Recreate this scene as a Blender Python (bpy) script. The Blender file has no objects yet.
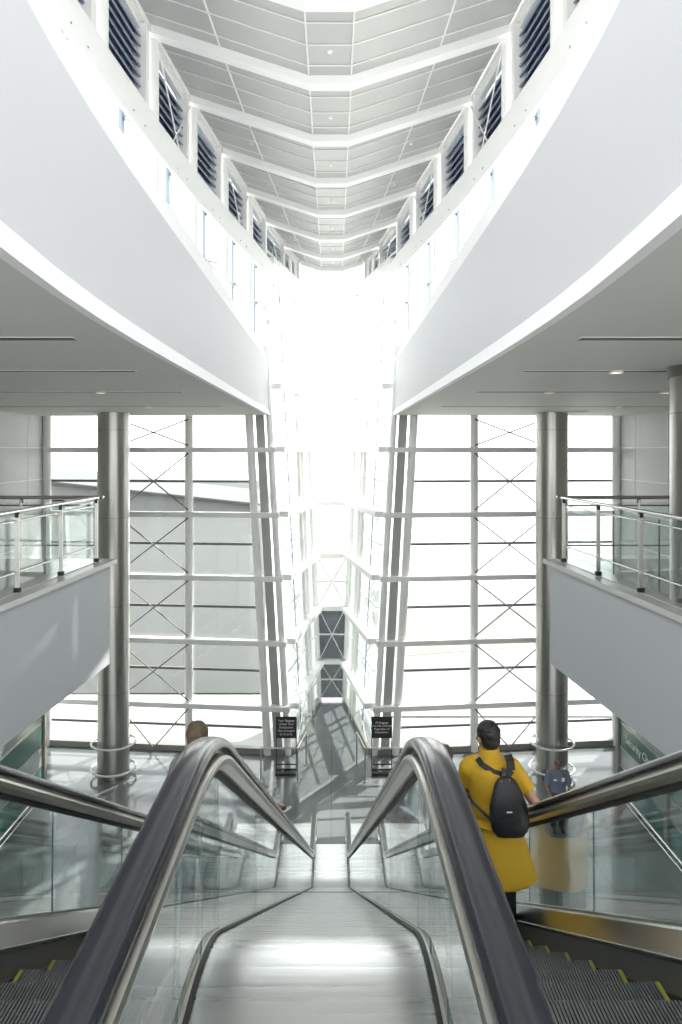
import bpy, bmesh, math, random
from mathutils import Vector, Matrix, Euler, Quaternion
random.seed(7)
PI = math.pi
scene = bpy.context.scene
COL = scene.collection

# ------------------------------------------------------------------ camera
CX, CZ, F = 0.06, 1.93, 740.0
cam_d = bpy.data.cameras.new('camera')
cam_d.sensor_fit = 'VERTICAL'
cam_d.sensor_height = 36.0
cam_d.lens = 36.0 * F / 1024
cam_d.shift_x = 7.5 / 1024
cam_d.shift_y = -62.0 / 1024
cam_d.clip_start = 0.05
cam_d.clip_end = 1500
cam = bpy.data.objects.new('camera', cam_d)
cam.location = (CX, 0, CZ)
cam.rotation_euler = (PI / 2, 0, 0)
COL.objects.link(cam)
scene.camera = cam

# ------------------------------------------------------------------ world, sun, exposure
w = bpy.data.worlds.new('world'); scene.world = w; w.use_nodes = True
nt = w.node_tree; nt.nodes.clear()
out = nt.nodes.new('ShaderNodeOutputWorld')
bg = nt.nodes.new('ShaderNodeBackground')
tc = nt.nodes.new('ShaderNodeTexCoord')
sep = nt.nodes.new('ShaderNodeSeparateXYZ')
rmp = nt.nodes.new('ShaderNodeValToRGB')
nt.links.new(tc.outputs['Generated'], sep.inputs[0])
nt.links.new(sep.outputs['Z'], rmp.inputs[0])
rmp.color_ramp.elements[0].position = 0.0
rmp.color_ramp.elements[0].color = (1.0, 1.0, 1.0, 1)
rmp.color_ramp.elements[1].position = 0.9
rmp.color_ramp.elements[1].color = (0.88, 0.94, 1.0, 1)
nt.links.new(rmp.outputs[0], bg.inputs[0])
bg.inputs[1].default_value = 3.2
nt.links.new(bg.outputs[0], out.inputs[0])

sd = bpy.data.lights.new('sun', 'SUN'); sd.energy = 9.0; sd.angle = 0.009; sd.color = (1.0, 0.97, 0.92)
sun = bpy.data.objects.new('sun', sd); COL.objects.link(sun)
SUN_DIR = Vector((-0.45, -0.62, -0.66)).normalized()
sun.rotation_euler = SUN_DIR.to_track_quat('-Z', 'Y').to_euler()

scene.view_settings.view_transform = 'Standard'
scene.view_settings.look = 'None'
scene.view_settings.gamma = 1.0
scene.view_settings.use_curve_mapping = False
scene.view_settings.exposure = 0.22
try:
    cy = scene.cycles
    cy.max_bounces = 9; cy.diffuse_bounces = 5; cy.glossy_bounces = 4
    cy.transmission_bounces = 4; cy.transparent_max_bounces = 40
    cy.sample_clamp_indirect = 6.0; cy.use_denoising = True
    cy.caustics_reflective = False; cy.caustics_refractive = False
except Exception:
    pass

# ------------------------------------------------------------------ helpers
def PX(px, d): return CX + (px - 333.5) * d / F
def PZ(py, d): return CZ - (py - 450.0) * d / F

def mat(name, col, rough=0.5, metal=0.0, noise=0.0, scale=8.0, stretch=(1, 1, 1), bump=0.0,
        emit=None, estr=0.0, col2=None, spec=0.5, rvar=0.0, coat=0.0):
    m = bpy.data.materials.new(name); m.use_nodes = True
    n = m.node_tree; b = n.nodes['Principled BSDF']
    b.inputs['Base Color'].default_value = (*col, 1)
    b.inputs['Roughness'].default_value = rough
    b.inputs['Metallic'].default_value = metal
    b.inputs['Specular IOR Level'].default_value = spec
    b.inputs['Coat Weight'].default_value = coat
    if emit:
        b.inputs['Emission Color'].default_value = (*emit, 1)
        b.inputs['Emission Strength'].default_value = estr
    if noise > 0 or bump > 0 or rvar > 0:
        t = n.nodes.new('ShaderNodeTexCoord'); mp = n.nodes.new('ShaderNodeMapping')
        mp.inputs['Scale'].default_value = stretch
        nz = n.nodes.new('ShaderNodeTexNoise'); nz.inputs['Scale'].default_value = scale
        nz.inputs['Detail'].default_value = 4
        n.links.new(t.outputs['Object'], mp.inputs[0]); n.links.new(mp.outputs[0], nz.inputs['Vector'])
        if noise > 0:
            mx = n.nodes.new('ShaderNodeMixRGB')
            c2 = col2 if col2 else tuple(max(0, c * (1 - noise)) for c in col)
            mx.inputs[1].default_value = (*col, 1); mx.inputs[2].default_value = (*c2, 1)
            n.links.new(nz.outputs['Fac'], mx.inputs[0]); n.links.new(mx.outputs[0], b.inputs['Base Color'])
        if bump > 0:
            bp = n.nodes.new('ShaderNodeBump'); bp.inputs['Strength'].default_value = bump
            bp.inputs['Distance'].default_value = 0.01
            n.links.new(nz.outputs['Fac'], bp.inputs['Height']); n.links.new(bp.outputs[0], b.inputs['Normal'])
        if rvar > 0:
            mr = n.nodes.new('ShaderNodeMapRange')
            mr.inputs['To Min'].default_value = max(0.02, rough - rvar); mr.inputs['To Max'].default_value = rough + rvar
            n.links.new(nz.outputs['Fac'], mr.inputs['Value']); n.links.new(mr.outputs[0], b.inputs['Roughness'])
    return m

def glass_mat(name, tint, refl=1.0, rough=0.0, dark=None):
    m = bpy.data.materials.new(name); m.use_nodes = True
    n = m.node_tree; n.nodes.clear()
    o = n.nodes.new('ShaderNodeOutputMaterial')
    tr = n.nodes.new('ShaderNodeBsdfTransparent'); tr.inputs[0].default_value = (*tint, 1)
    gl = n.nodes.new('ShaderNodeBsdfGlossy'); gl.inputs['Roughness'].default_value = rough
    gl.inputs['Color'].default_value = (refl, refl, refl, 1)
    lw = n.nodes.new('ShaderNodeLayerWeight'); lw.inputs[0].default_value = 0.5
    p5 = n.nodes.new('ShaderNodeMath'); p5.operation = 'POWER'; p5.inputs[1].default_value = 5.0
    fr = n.nodes.new('ShaderNodeMath'); fr.operation = 'MULTIPLY_ADD'; fr.inputs[1].default_value = 0.90; fr.inputs[2].default_value = 0.035
    n.links.new(lw.outputs['Facing'], p5.inputs[0]); n.links.new(p5.outputs[0], fr.inputs[0])
    mx = n.nodes.new('ShaderNodeMixShader')
    n.links.new(fr.outputs[0], mx.inputs[0]); n.links.new(tr.outputs[0], mx.inputs[1]); n.links.new(gl.outputs[0], mx.inputs[2])
    n.links.new(mx.outputs[0], o.inputs[0])
    return m

M = {}
M['white'] = mat('white_paint', (0.93, 0.93, 0.92), 0.45, noise=0.03, scale=3)
M['frame'] = mat('white_frame_paint', (0.90, 0.90, 0.88), 0.35, noise=0.04, scale=5)
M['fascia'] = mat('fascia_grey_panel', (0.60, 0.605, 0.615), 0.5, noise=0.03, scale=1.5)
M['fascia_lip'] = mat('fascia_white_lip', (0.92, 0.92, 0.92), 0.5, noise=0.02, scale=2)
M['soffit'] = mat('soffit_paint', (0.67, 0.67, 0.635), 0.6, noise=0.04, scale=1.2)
M['slot'] = mat('dark_slot', (0.10, 0.10, 0.095), 0.6, noise=0.1)  # shade of a recessed slot, put into the colour
M['roofpanel'] = mat('roof_panel_metal', (0.53, 0.53, 0.515), 0.45, metal=0.1, noise=0.05, scale=2)
M['sidewall'] = mat('side_wall_panel', (0.56, 0.57, 0.56), 0.5, noise=0.04, scale=1)
M['joint'] = mat('wall_joint_white', (0.85, 0.85, 0.84), 0.5, noise=0.02)
M['balcony'] = mat('balcony_grey_blue_plaster', (0.56, 0.58, 0.60), 0.6, noise=0.03, scale=1)
M['coping'] = mat('balcony_coping', (0.66, 0.66, 0.63), 0.25, noise=0.08, scale=6)
M['steel'] = mat('brushed_steel', (0.48, 0.47, 0.44), 0.30, metal=1.0, noise=0.12, scale=6, stretch=(1, 1, 0.05), rvar=0.06)
M['steel_x'] = mat('brushed_steel_deck', (0.74, 0.75, 0.75), 0.29, metal=1.0, noise=0.25, scale=12, stretch=(0.03, 1.6, 1), rvar=0.1, bump=0.25)
M['steel_dark'] = mat('dark_skirt_steel', (0.27, 0.265, 0.25), 0.34, metal=0.85, noise=0.1, scale=8, stretch=(1, .05, 1))
M['chrome'] = mat('polished_steel', (0.72, 0.71, 0.69), 0.14, metal=1.0, noise=0.05, scale=10)
M['rail_steel'] = mat('satin_rail_steel', (0.50, 0.485, 0.45), 0.30, metal=1.0, noise=0.06, scale=10)
M['deck_steel'] = mat('inner_deck_steel', (0.32, 0.31, 0.295), 0.22, metal=1.0, noise=0.1, scale=8, stretch=(1, .05, 1))
M['rubber'] = mat('black_rubber_handrail', (0.011, 0.012, 0.017), 0.22, noise=0.15, scale=4, spec=0.55, coat=0.12)
M['black'] = mat('black_gasket', (0.015, 0.015, 0.015), 0.55, noise=0.1)
M['step'] = mat('step_aluminium', (0.16, 0.165, 0.165), 0.42, metal=0.6, noise=0.12, scale=30)
M['stepdark'] = mat('step_riser_dark', (0.035, 0.035, 0.035), 0.5, noise=0.15, scale=20)
M['yellow_line'] = mat('yellow_demarcation', (0.26, 0.24, 0.025), 0.5, noise=0.15, scale=20)
M['plate'] = mat('grey_corner_plate', (0.42, 0.44, 0.43), 0.4, noise=0.08, scale=2)
M['darkframe'] = mat('dark_grey_frame', (0.22, 0.215, 0.20), 0.4, noise=0.08)
M['sill'] = mat('sill_grey_brown', (0.26, 0.25, 0.225), 0.45, noise=0.08)
M['louvre'] = mat('louvre_dark_blue', (0.20, 0.245, 0.34), 0.45, noise=0.1)
M['bluefin'] = mat('blue_grey_fin', (0.38, 0.46, 0.55), 0.3, metal=0.3, noise=0.05)
M['rod'] = mat('brace_rod_steel', (0.20, 0.195, 0.18), 0.4, metal=0.3, noise=0.05)
M['glass'] = glass_mat('clear_glass', (0.955, 0.965, 0.96))
M['glass_rail'] = glass_mat('balustrade_glass', (0.90, 0.93, 0.92))
M['glass_edge'] = mat('glass_edge_green', (0.07, 0.12, 0.11), 0.2, noise=0.1)
M['glass_esc'] = glass_mat('escalator_glass', (0.93, 0.965, 0.955))
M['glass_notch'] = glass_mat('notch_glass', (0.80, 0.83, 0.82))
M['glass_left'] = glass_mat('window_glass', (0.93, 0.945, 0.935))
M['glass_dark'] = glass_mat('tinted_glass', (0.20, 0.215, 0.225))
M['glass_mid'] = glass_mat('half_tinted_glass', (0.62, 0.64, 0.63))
M['glass_green'] = mat('frosted_green_glass', (0.09, 0.235, 0.215), 0.15, noise=0.15, scale=1.2)
M['green_band'] = mat('green_sign_band', (0.035, 0.14, 0.11), 0.3, noise=0.1)
M['glass_grey'] = mat('grey_back_painted_glass', (0.34, 0.38, 0.37), 0.15, noise=0.1, scale=1)
M['sign_black'] = mat('sign_black', (0.010, 0.010, 0.010), 0.5, noise=0.1)
M['sign_white'] = mat('sign_lettering', (0.85, 0.85, 0.83), 0.5, noise=0.02)
M['lamp'] = mat('warm_lamp', (1, .8, .6), 0.4, emit=(1.0, 0.62, 0.36), estr=5.0, noise=0.02)
M['skin'] = mat('skin_tan', (0.40, 0.22, 0.145), 0.5, noise=0.1, scale=12)
M['skin_dark'] = mat('skin_brown', (0.30, 0.165, 0.105), 0.5, noise=0.1, scale=12)
M['hair'] = mat('hair_near_black', (0.012, 0.009, 0.008), 0.5, noise=0.3, scale=60, bump=0.6)
M['hair_brown'] = mat('hair_brown', (0.13, 0.09, 0.05), 0.55, noise=0.5, scale=50, bump=0.8)
M['yellow'] = mat('mustard_yellow_cotton', (0.50, 0.295, 0.012), 0.8, noise=0.12, scale=7, bump=0.25)
M['bag'] = mat('black_nylon', (0.010, 0.010, 0.012), 0.55, noise=0.3, scale=25, bump=0.4)
M['guard_shirt'] = mat('slate_blue_shirt', (0.16, 0.185, 0.26), 0.8, noise=0.1, scale=10, bump=0.2)
M['trousers'] = mat('dark_trousers', (0.018, 0.019, 0.025), 0.8, noise=0.2, scale=10)
M['cap'] = mat('grey_brown_cap', (0.13, 0.11, 0.085), 0.8, noise=0.15, scale=20)
M['badge'] = mat('badge_white', (0.75, 0.75, 0.75), 0.5, noise=0.05)
M['badge_red'] = mat('badge_red', (0.5, 0.06, 0.04), 0.5, noise=0.05)
M['pale_blue'] = mat('pale_blue_shirt', (0.50, 0.58, 0.68), 0.8, noise=0.06, scale=10, bump=0.2)
M['grey_shirt'] = mat('grey_green_shirt', (0.20, 0.23, 0.22), 0.8, noise=0.1, scale=10)
M['jeans'] = mat('blue_grey_jeans', (0.09, 0.11, 0.15), 0.8, noise=0.2, scale=20)
M['eye'] = mat('eye_white', (0.6, 0.58, 0.55), 0.3, noise=0.02)
M['asphalt'] = mat('outdoor_asphalt', (0.065, 0.068, 0.062), 0.8, noise=0.2, scale=.5)
M['apron'] = mat('outdoor_concrete_apron', (0.52, 0.51, 0.48), 0.8, noise=0.12, scale=.3)
M['stand'] = mat('outdoor_stand_concrete', (0.27, 0.265, 0.25), 0.8, noise=0.1, scale=.4)
M['tan'] = mat('outdoor_tan_roadway', (0.20, 0.185, 0.155), 0.8, noise=0.1, scale=.4)
M['concourse'] = mat('concourse_grey_metal', (0.22, 0.225, 0.22), 0.6, noise=0.15, scale=.3)
M['concourse_roof'] = mat('concourse_roof_grey', (0.12, 0.125, 0.12), 0.6, noise=0.1, scale=.2)

# polished terrazzo floor
def floor_mat(name, c1, c2, rough):
    m = bpy.data.materials.new(name); m.use_nodes = True
    n = m.node_tree; b = n.nodes['Principled BSDF']
    t = n.nodes.new('ShaderNodeTexCoord')
    nz = n.nodes.new('ShaderNodeTexNoise'); nz.inputs['Scale'].default_value = 0.35; nz.inputs['Detail'].default_value = 6
    sp = n.nodes.new('ShaderNodeTexNoise'); sp.inputs['Scale'].default_value = 60
    br = n.nodes.new('ShaderNodeTexBrick'); br.offset = 0.0
    br.inputs['Scale'].default_value = 1.0
    br.inputs['Brick Width'].default_value = 3.0; br.inputs['Row Height'].default_value = 3.0
    br.inputs['Mortar Size'].default_value = 0.008
    br.inputs['Color1'].default_value = (1, 1, 1, 1); br.inputs['Color2'].default_value = (0.92, 0.92, 0.92, 1)
    br.inputs['Mortar'].default_value = (0.45, 0.45, 0.45, 1)
    mx = n.nodes.new('ShaderNodeMixRGB'); mx.inputs[1].default_value = (*c1, 1); mx.inputs[2].default_value = (*c2, 1)
    m2 = n.nodes.new('ShaderNodeMixRGB'); m2.blend_type = 'MULTIPLY'; m2.inputs[0].default_value = 1
    m3 = n.nodes.new('ShaderNodeMixRGB'); m3.blend_type = 'OVERLAY'; m3.inputs[0].default_value = 0.25
    for q in (nz, sp, br): n.links.new(t.outputs['Object'], q.inputs['Vector'])
    n.links.new(nz.outputs['Fac'], mx.inputs[0]); n.links.new(mx.outputs[0], m2.inputs[1]); n.links.new(br.outputs[0], m2.inputs[2])
    n.links.new(m2.outputs[0], m3.inputs[1]); n.links.new(sp.outputs['Fac'], m3.inputs[2])
    n.links.new(m3.outputs[0], b.inputs['Base Color'])
    b.inputs['Roughness'].default_value = rough
    b.inputs['Specular IOR Level'].default_value = 0.6
    b.inputs['Coat Weight'].default_value = 0.1; b.inputs['Coat Roughness'].default_value = 0.06
    return m
M['floor'] = floor_mat('polished_terrazzo', (0.135, 0.15, 0.155), (0.21, 0.22, 0.215), 0.15)
M['floor_up'] = floor_mat('upper_terrazzo', (0.50, 0.51, 0.50), (0.56, 0.56, 0.55), 0.14)

class MB:
    def __init__(s): s.bm = bmesh.new()
    def box(s, c, size, rot=None):
        r = bmesh.ops.create_cube(s.bm, size=1.0)
        m = Matrix.Translation(Vector(c)) @ (rot.to_4x4() if rot is not None else Matrix.Identity(4)) @ Matrix.Diagonal((*size, 1))
        bmesh.ops.transform(s.bm, matrix=m, verts=r['verts']); return s
    def bar(s, a, b, wd, ht, up=Vector((0, 0, 1))):
        a = Vector(a); b = Vector(b); y = (b - a); L = y.length
        if L < 1e-6: return s
        y.normalize(); x = y.cross(up)
        if x.length < 1e-4: x = Vector((1, 0, 0))
        x.normalize(); z = x.cross(y)
        return s.box((a + b) / 2, (wd, L, ht), Matrix((x, y, z)).transposed())
    def tube(s, a, b, r, r2=None, seg=16, caps=True):
        a = Vector(a); b = Vector(b); d = b - a; L = d.length
        if L < 1e-6: return s
        q = d.to_track_quat('Z', 'Y').to_matrix().to_4x4()
        rr = bmesh.ops.create_cone(s.bm, cap_ends=caps, segments=seg, radius1=r, radius2=r if r2 is None else r2, depth=L)
        bmesh.ops.transform(s.bm, matrix=Matrix.Translation((a + b) / 2) @ q, verts=rr['verts']); return s
    def ball(s, c, r, rot=None, seg=20, ring=14):
        rr = bmesh.ops.create_uvsphere(s.bm, u_segments=seg, v_segments=ring, radius=1)
        if not hasattr(r, '__len__'): r = (r, r, r)
        m = Matrix.Translation(Vector(c)) @ (rot.to_4x4() if rot is not None else Matrix.Identity(4)) @ Matrix.Diagonal((*r, 1))
        bmesh.ops.transform(s.bm, matrix=m, verts=rr['verts']); return s
    def limb(s, a, b, ra, rb, seg=16):
        s.tube(a, b, ra, rb, seg); s.ball(a, ra * 1.0, seg=16, ring=10); s.ball(b, rb * 1.0, seg=16, ring=10); return s
    def torus(s, c, R, r, seg=48, ring=10):
        vs = []
        for i in range(seg):
            a = 2 * PI * i / seg; row = []
            for j in range(ring):
                b = 2 * PI * j / ring
                row.append(s.bm.verts.new((c[0] + (R + r * math.cos(b)) * math.cos(a), c[1] + (R + r * math.cos(b)) * math.sin(a), c[2] + r * math.sin(b))))
            vs.append(row)
        for i in range(seg):
            for j in range(ring):
                s.bm.faces.new((vs[i][j], vs[(i + 1) % seg][j], vs[(i + 1) % seg][(j + 1) % ring], vs[i][(j + 1) % ring]))
        return s
    def prism(s, pts, z0, z1):
        """polygon in xy extruded in z"""
        lo = [s.bm.verts.new((p[0], p[1], z0)) for p in pts]; hi = [s.bm.verts.new((p[0], p[1], z1)) for p in pts]
        n = len(pts)
        s.bm.faces.new(lo[::-1]); s.bm.faces.new(hi)
        for i in range(n): s.bm.faces.new((lo[i], lo[(i + 1) % n], hi[(i + 1) % n], hi[i]))
        return s
    def strip(s, rows, closed=False, caps=True):
        """rows: list of lists of points (cross sections); closed: section closed"""
        vv = [[s.bm.verts.new(p) for p in r] for r in rows]
        n = len(rows[0])
        for i in range(len(rows) - 1):
            for j in range(n if closed else n - 1):
                s.bm.faces.new((vv[i][j], vv[i][(j + 1) % n], vv[i + 1][(j + 1) % n], vv[i + 1][j]))
        if closed and caps:
            s.bm.faces.new(vv[0][::-1]); s.bm.faces.new(vv[-1])
        return s
    def hexa(s, p):
        """8 points: bottom 4 (ccw), top 4"""
        v = [s.bm.verts.new(q) for q in p]
        for f in ((3, 2, 1, 0), (4, 5, 6, 7), (0, 1, 5, 4), (1, 2, 6, 5), (2, 3, 7, 6), (3, 0, 4, 7)):
            s.bm.faces.new([v[i] for i in f])
        return s
    def build(s, name, m, parent=None, smooth=None, bevel=0.0):
        if bevel > 0:
            bmesh.ops.bevel(s.bm, geom=[e for e in s.bm.edges if e.is_manifold and e.calc_face_angle(0) > 0.6], offset=bevel, segments=2, affect='EDGES', profile=0.6)
        bmesh.ops.recalc_face_normals(s.bm, faces=s.bm.faces)
        me = bpy.data.meshes.new(name); s.bm.to_mesh(me); s.bm.free()
        me.materials.append(m)
        if smooth is not None:
            me.polygons.foreach_set('use_smooth', [True] * len(me.polygons))
            try: me.set_sharp_from_angle(angle=smooth)
            except Exception: pass
        o = bpy.data.objects.new(name, me); COL.objects.link(o)
        if parent: o.parent = parent
        return o
SM = math.radians(40)

def empty(name, loc=(0, 0, 0), rz=0.0):
    o = bpy.data.objects.new(name, None); o.location = loc; o.rotation_euler = (0, 0, rz)
    o.empty_display_size = 0.1; COL.objects.link(o); return o
def tag(o, label, cat, group=None, kind=None):
    o['label'] = label; o['category'] = cat
    if group: o['group'] = group
    if kind: o['kind'] = kind
    return o
def struct(o, label=None, cat=None):
    o['kind'] = 'structure'
    if label: o['label'] = label
    if cat: o['category'] = cat
    return o
def lb(o, t): o['label'] = t; return o
def kids(o): return [c for c in bpy.data.objects if c.parent == o]
def copy_tree(o, parent=None):
    c = o.copy(); COL.objects.link(c); c.parent = parent
    for ch in kids(o): copy_tree(ch, c)
    return c
def lerp(a, b, t): return a + (b - a) * t
def interp(tab, y):
    if y <= tab[0][0]: return tab[0][1]
    for (a, va), (b, vb) in zip(tab, tab[1:]):
        if y <= b: return va + (vb - va) * (y - a) / (b - a)
    return tab[-1][1]
SIDES = ((-1, 'left'), (1, 'right'))
ORD = ['nearest', 'second nearest', 'third nearest', 'fourth nearest', 'fifth nearest', 'sixth nearest', 'seventh nearest', 'eighth nearest', 'ninth nearest', 'tenth nearest', 'eleventh nearest', 'twelfth nearest']

# ------------------------------------------------------------------ dimensions
ZL = -7.40          # lower floor
ZS = 3.0            # soffit
XW = 9.1            # side walls
def wy(x): return 22.62 + 0.10 * max(0, abs(x) - 1.2)            # glazed wall plan
def xc(z): return 1.28 + 0.0560 * (z + 5.92)                      # leaning notch corner
def xe(z): return 0.47 + 0.036 * (z + 5.92)                       # notch end
YE = 27.5
TZ = [-5.92, -3.94, -1.98, -0.04, 1.95]                           # main transoms
MZ = [-6.62, -4.87, -2.92, -0.98, 0.96]                           # thin transoms
WT = [(1.0, 3.55), (3.6, 3.55), (6.0, 3.52), (8.4, 3.46), (10.8, 3.34), (13.2, 3.17), (15.65, 2.93), (18.1, 2.62), (20.5, 2.28), (22.9, 1.98), (25.1, 1.56), (26.9, 1.13)]
def wv(y): return interp(WT, y)
FT = [(0.5, 1.30), (2.0, 1.52), (3.0, 1.64), (4.08, 1.745), (5.0, 1.82), (6.4, 1.89), (8.3, 1.915), (12.0, 1.93), (22.75, 1.93)]
FYS = [0.5, 1.2, 2.0, 2.6, 3.3, 4.1, 5.0, 6.0, 7.2, 8.6, 10.2, 12.2, 14.5, 17, 20, 22.75]
def fx(y): return interp(FT, y)
ZR, ZEV = 8.55, 9.46
def ze(y): return ZR + .325 * (wv(y) - .375)

# ================================================================== STRUCTURE
b = MB(); b.box((0, 13.2, ZL - .1), (2 * XW + .3, 21.0, .2)); b.prism([(-1.6, 23.6), (-0.62, 27.75), (0.62, 27.75), (1.6, 23.6)], ZL - .2, ZL - .0005)
struct(b.build('floor', M['floor']))
b = MB(); b.box((0, 160, ZL - .35), (420, 420, .2)); 
tag(struct(b.build('ground_outdoors', M['apron'])), 'pale concrete apron outside the glazed wall', 'ground')
# side walls
for s, nm in SIDES:
    r = empty('wall_' + nm); struct(r)
    b = MB(); b.box((s * (XW + .1), 13.2, (ZL + 3.3) / 2), (.2, 21.4, 3.3 - ZL)); b.build('panel', M['sidewall'], r)
    b = MB()
    for z in (-.95, .05, 1.02, 2.0): b.box((s * (XW - .004), 13.2, z), (.016, 21.0, .035))
    for y in (4, 7.2, 10.4, 13.6, 16.8, 20.0, 22.2): b.box((s * (XW - .004), y, 0.7), (.016, .03, 4.6))
    b.build('panel_joint', M['joint'], r)
# soffit ceilings with the curved fascia edge
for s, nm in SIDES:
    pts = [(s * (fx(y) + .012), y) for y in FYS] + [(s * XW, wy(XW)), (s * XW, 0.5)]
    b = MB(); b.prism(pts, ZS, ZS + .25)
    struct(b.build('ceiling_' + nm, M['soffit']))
    # fascia
    r = empty('wall_fascia_' + nm); struct(r)
    def band(prof, name, m):
        rows = []
        for y in FYS:
            x = fx(y); rows.append([(s * (x + px_), y, z_) for px_, z_ in prof])
        bb = MB(); bb.strip(rows, closed=True); return bb.build(name, m, r, smooth=math.radians(25))
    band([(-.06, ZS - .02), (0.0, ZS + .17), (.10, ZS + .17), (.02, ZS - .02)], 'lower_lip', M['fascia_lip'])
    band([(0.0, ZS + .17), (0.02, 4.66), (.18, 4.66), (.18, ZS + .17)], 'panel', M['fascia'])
    band([(0.02, 4.66), (.17, 5.14), (.19, 5.14), (.19, 4.66)], 'coping', M['fascia_lip'])
    # ledge behind the fascia
    pts = [(s * (fx(y) + .17), y) for y in FYS] + [(s * (wv(y) + .3), y) for y in (22.75, 20.5, 18.1, 15.65, 13.2, 10.8, 8.4, 6, 3.6, .5)]
    b = MB(); b.prism(pts, 4.45, 4.6); struct(b.build('floor_ledge_' + nm, M['white']))

for s, nm in SIDES:
    b = MB(); b.box((s * 7.0, 25.0, 3.42), (9.2, 3.6, .16)); struct(b.build('ceiling_canopy_' + nm, M['white']))  # unseen overhang added outside to keep sun off the side walls
# ------------------------------------------------------------------ folded roof ceiling
def roof_sec(y, dz=0.0, half=None):
    W = wv(y)
    return [(-W, ze(y) + dz), (-.375, ZR + dz), (.375, ZR + dz), (W, ze(y) + dz)]
ys = [1.0, 3.6, 6.0, 8.4, 10.8, 13.2, 15.65, 18.1, 20.5, 22.9, 25.1, 27.6]
r = empty('ceiling'); struct(r)
rows = []
for y in ys:
    sct = roof_sec(y); rows.append([(x, y, z) for x, z in sct] + [(x, y, z + .25) for x, z in sct[::-1]])
b = MB(); b.strip(rows, closed=True); b.build('roof_panel', M['roofpanel'], r)
b = MB()
for (y0, y1) in zip(ys, ys[1:]):
    for f in (.27, .53, .80):
        y = lerp(y0, y1, f); sc = roof_sec(y, -.012)
        for (xa, za), (xb, zb) in zip(sc, sc[1:]): b.bar((xa, y, za), (xb, y, zb), .026, .014)
for s in (-1, 1):
    for fr in (0.0, 0.56):
        for y0, y1 in zip(ys, ys[1:]):
            q = []
            for y in (y0, y1):
                W = wv(y); x = lerp(.375, W, fr); q.append((s * x, y, lerp(ZR, ze(y), fr) - .010))
            b.bar(q[0], q[1], .028, .014)
b.build('panel_joint', M['joint'], r)

BEAM_Y = [3.6, 6.0, 8.4, 10.8, 13.2, 15.65, 18.1, 20.5, 22.9, 25.1, 26.9]
vis = BEAM_Y[3:]
for i, y in enumerate(BEAM_Y):
    if i < 3: continue
    sc = roof_sec(y, -.0)
    rows = []
    hw = .13
    o0 = []
    sec = [(x, z) for x, z in sc]
    rows = [[(x, y - hw, z + .02), (x, y + hw, z + .02), (x, y + hw, z - .15), (x, y - hw, z - .15)] for x, z in sec]
    b = MB(); b.strip(rows, closed=True)
    o = b.build('roof_beam', M['white'])
    k = i - 3
    tag(o, ('white folded beam under the roof, %s of the eight' % ORD[k]) if k < 7 else 'white folded beam under the roof at the far glazed end', 'roof beam', 'folded beams under the clerestory roof')
# small ceiling pucks
for i, (y0, y1) in enumerate(zip(BEAM_Y[3:], BEAM_Y[4:])):
    y = lerp(y0, y1, .62)
    b = MB(); b.tube((-.0, y, ZR + .0), (0, y, ZR - .03), .045, .03, 20); o = b.build('sprinkler_head', M['white'], smooth=SM)
    tag(o, 'small white round sprinkler in the middle ceiling strip, %s' % ORD[i], 'sprinkler', 'sprinklers on the roof centre line')
    if i >= 2 and i < 6:
        for s, nm in SIDES:
            W = wv(y); fr = .62; x = lerp(.375, W, fr); z = lerp(ZR, ze(y), fr)
            b = MB(); b.tube((0, 0, .01), (0, 0, -.03), .05, .04, 18)
            o = b.build('ceiling_spotlight', M['white'], smooth=SM); o.location = (s * x, y, z)
            b = MB(); b.tube((0, 0, -.028), (0, 0, -.036), .028, .028, 16); b.build('lens', M['chrome'], o)
            tag(o, 'small round spotlight on the %s slope of the roof, %s' % (nm, ORD[i - 2]), 'spotlight', 'spotlights on the roof slopes')

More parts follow.
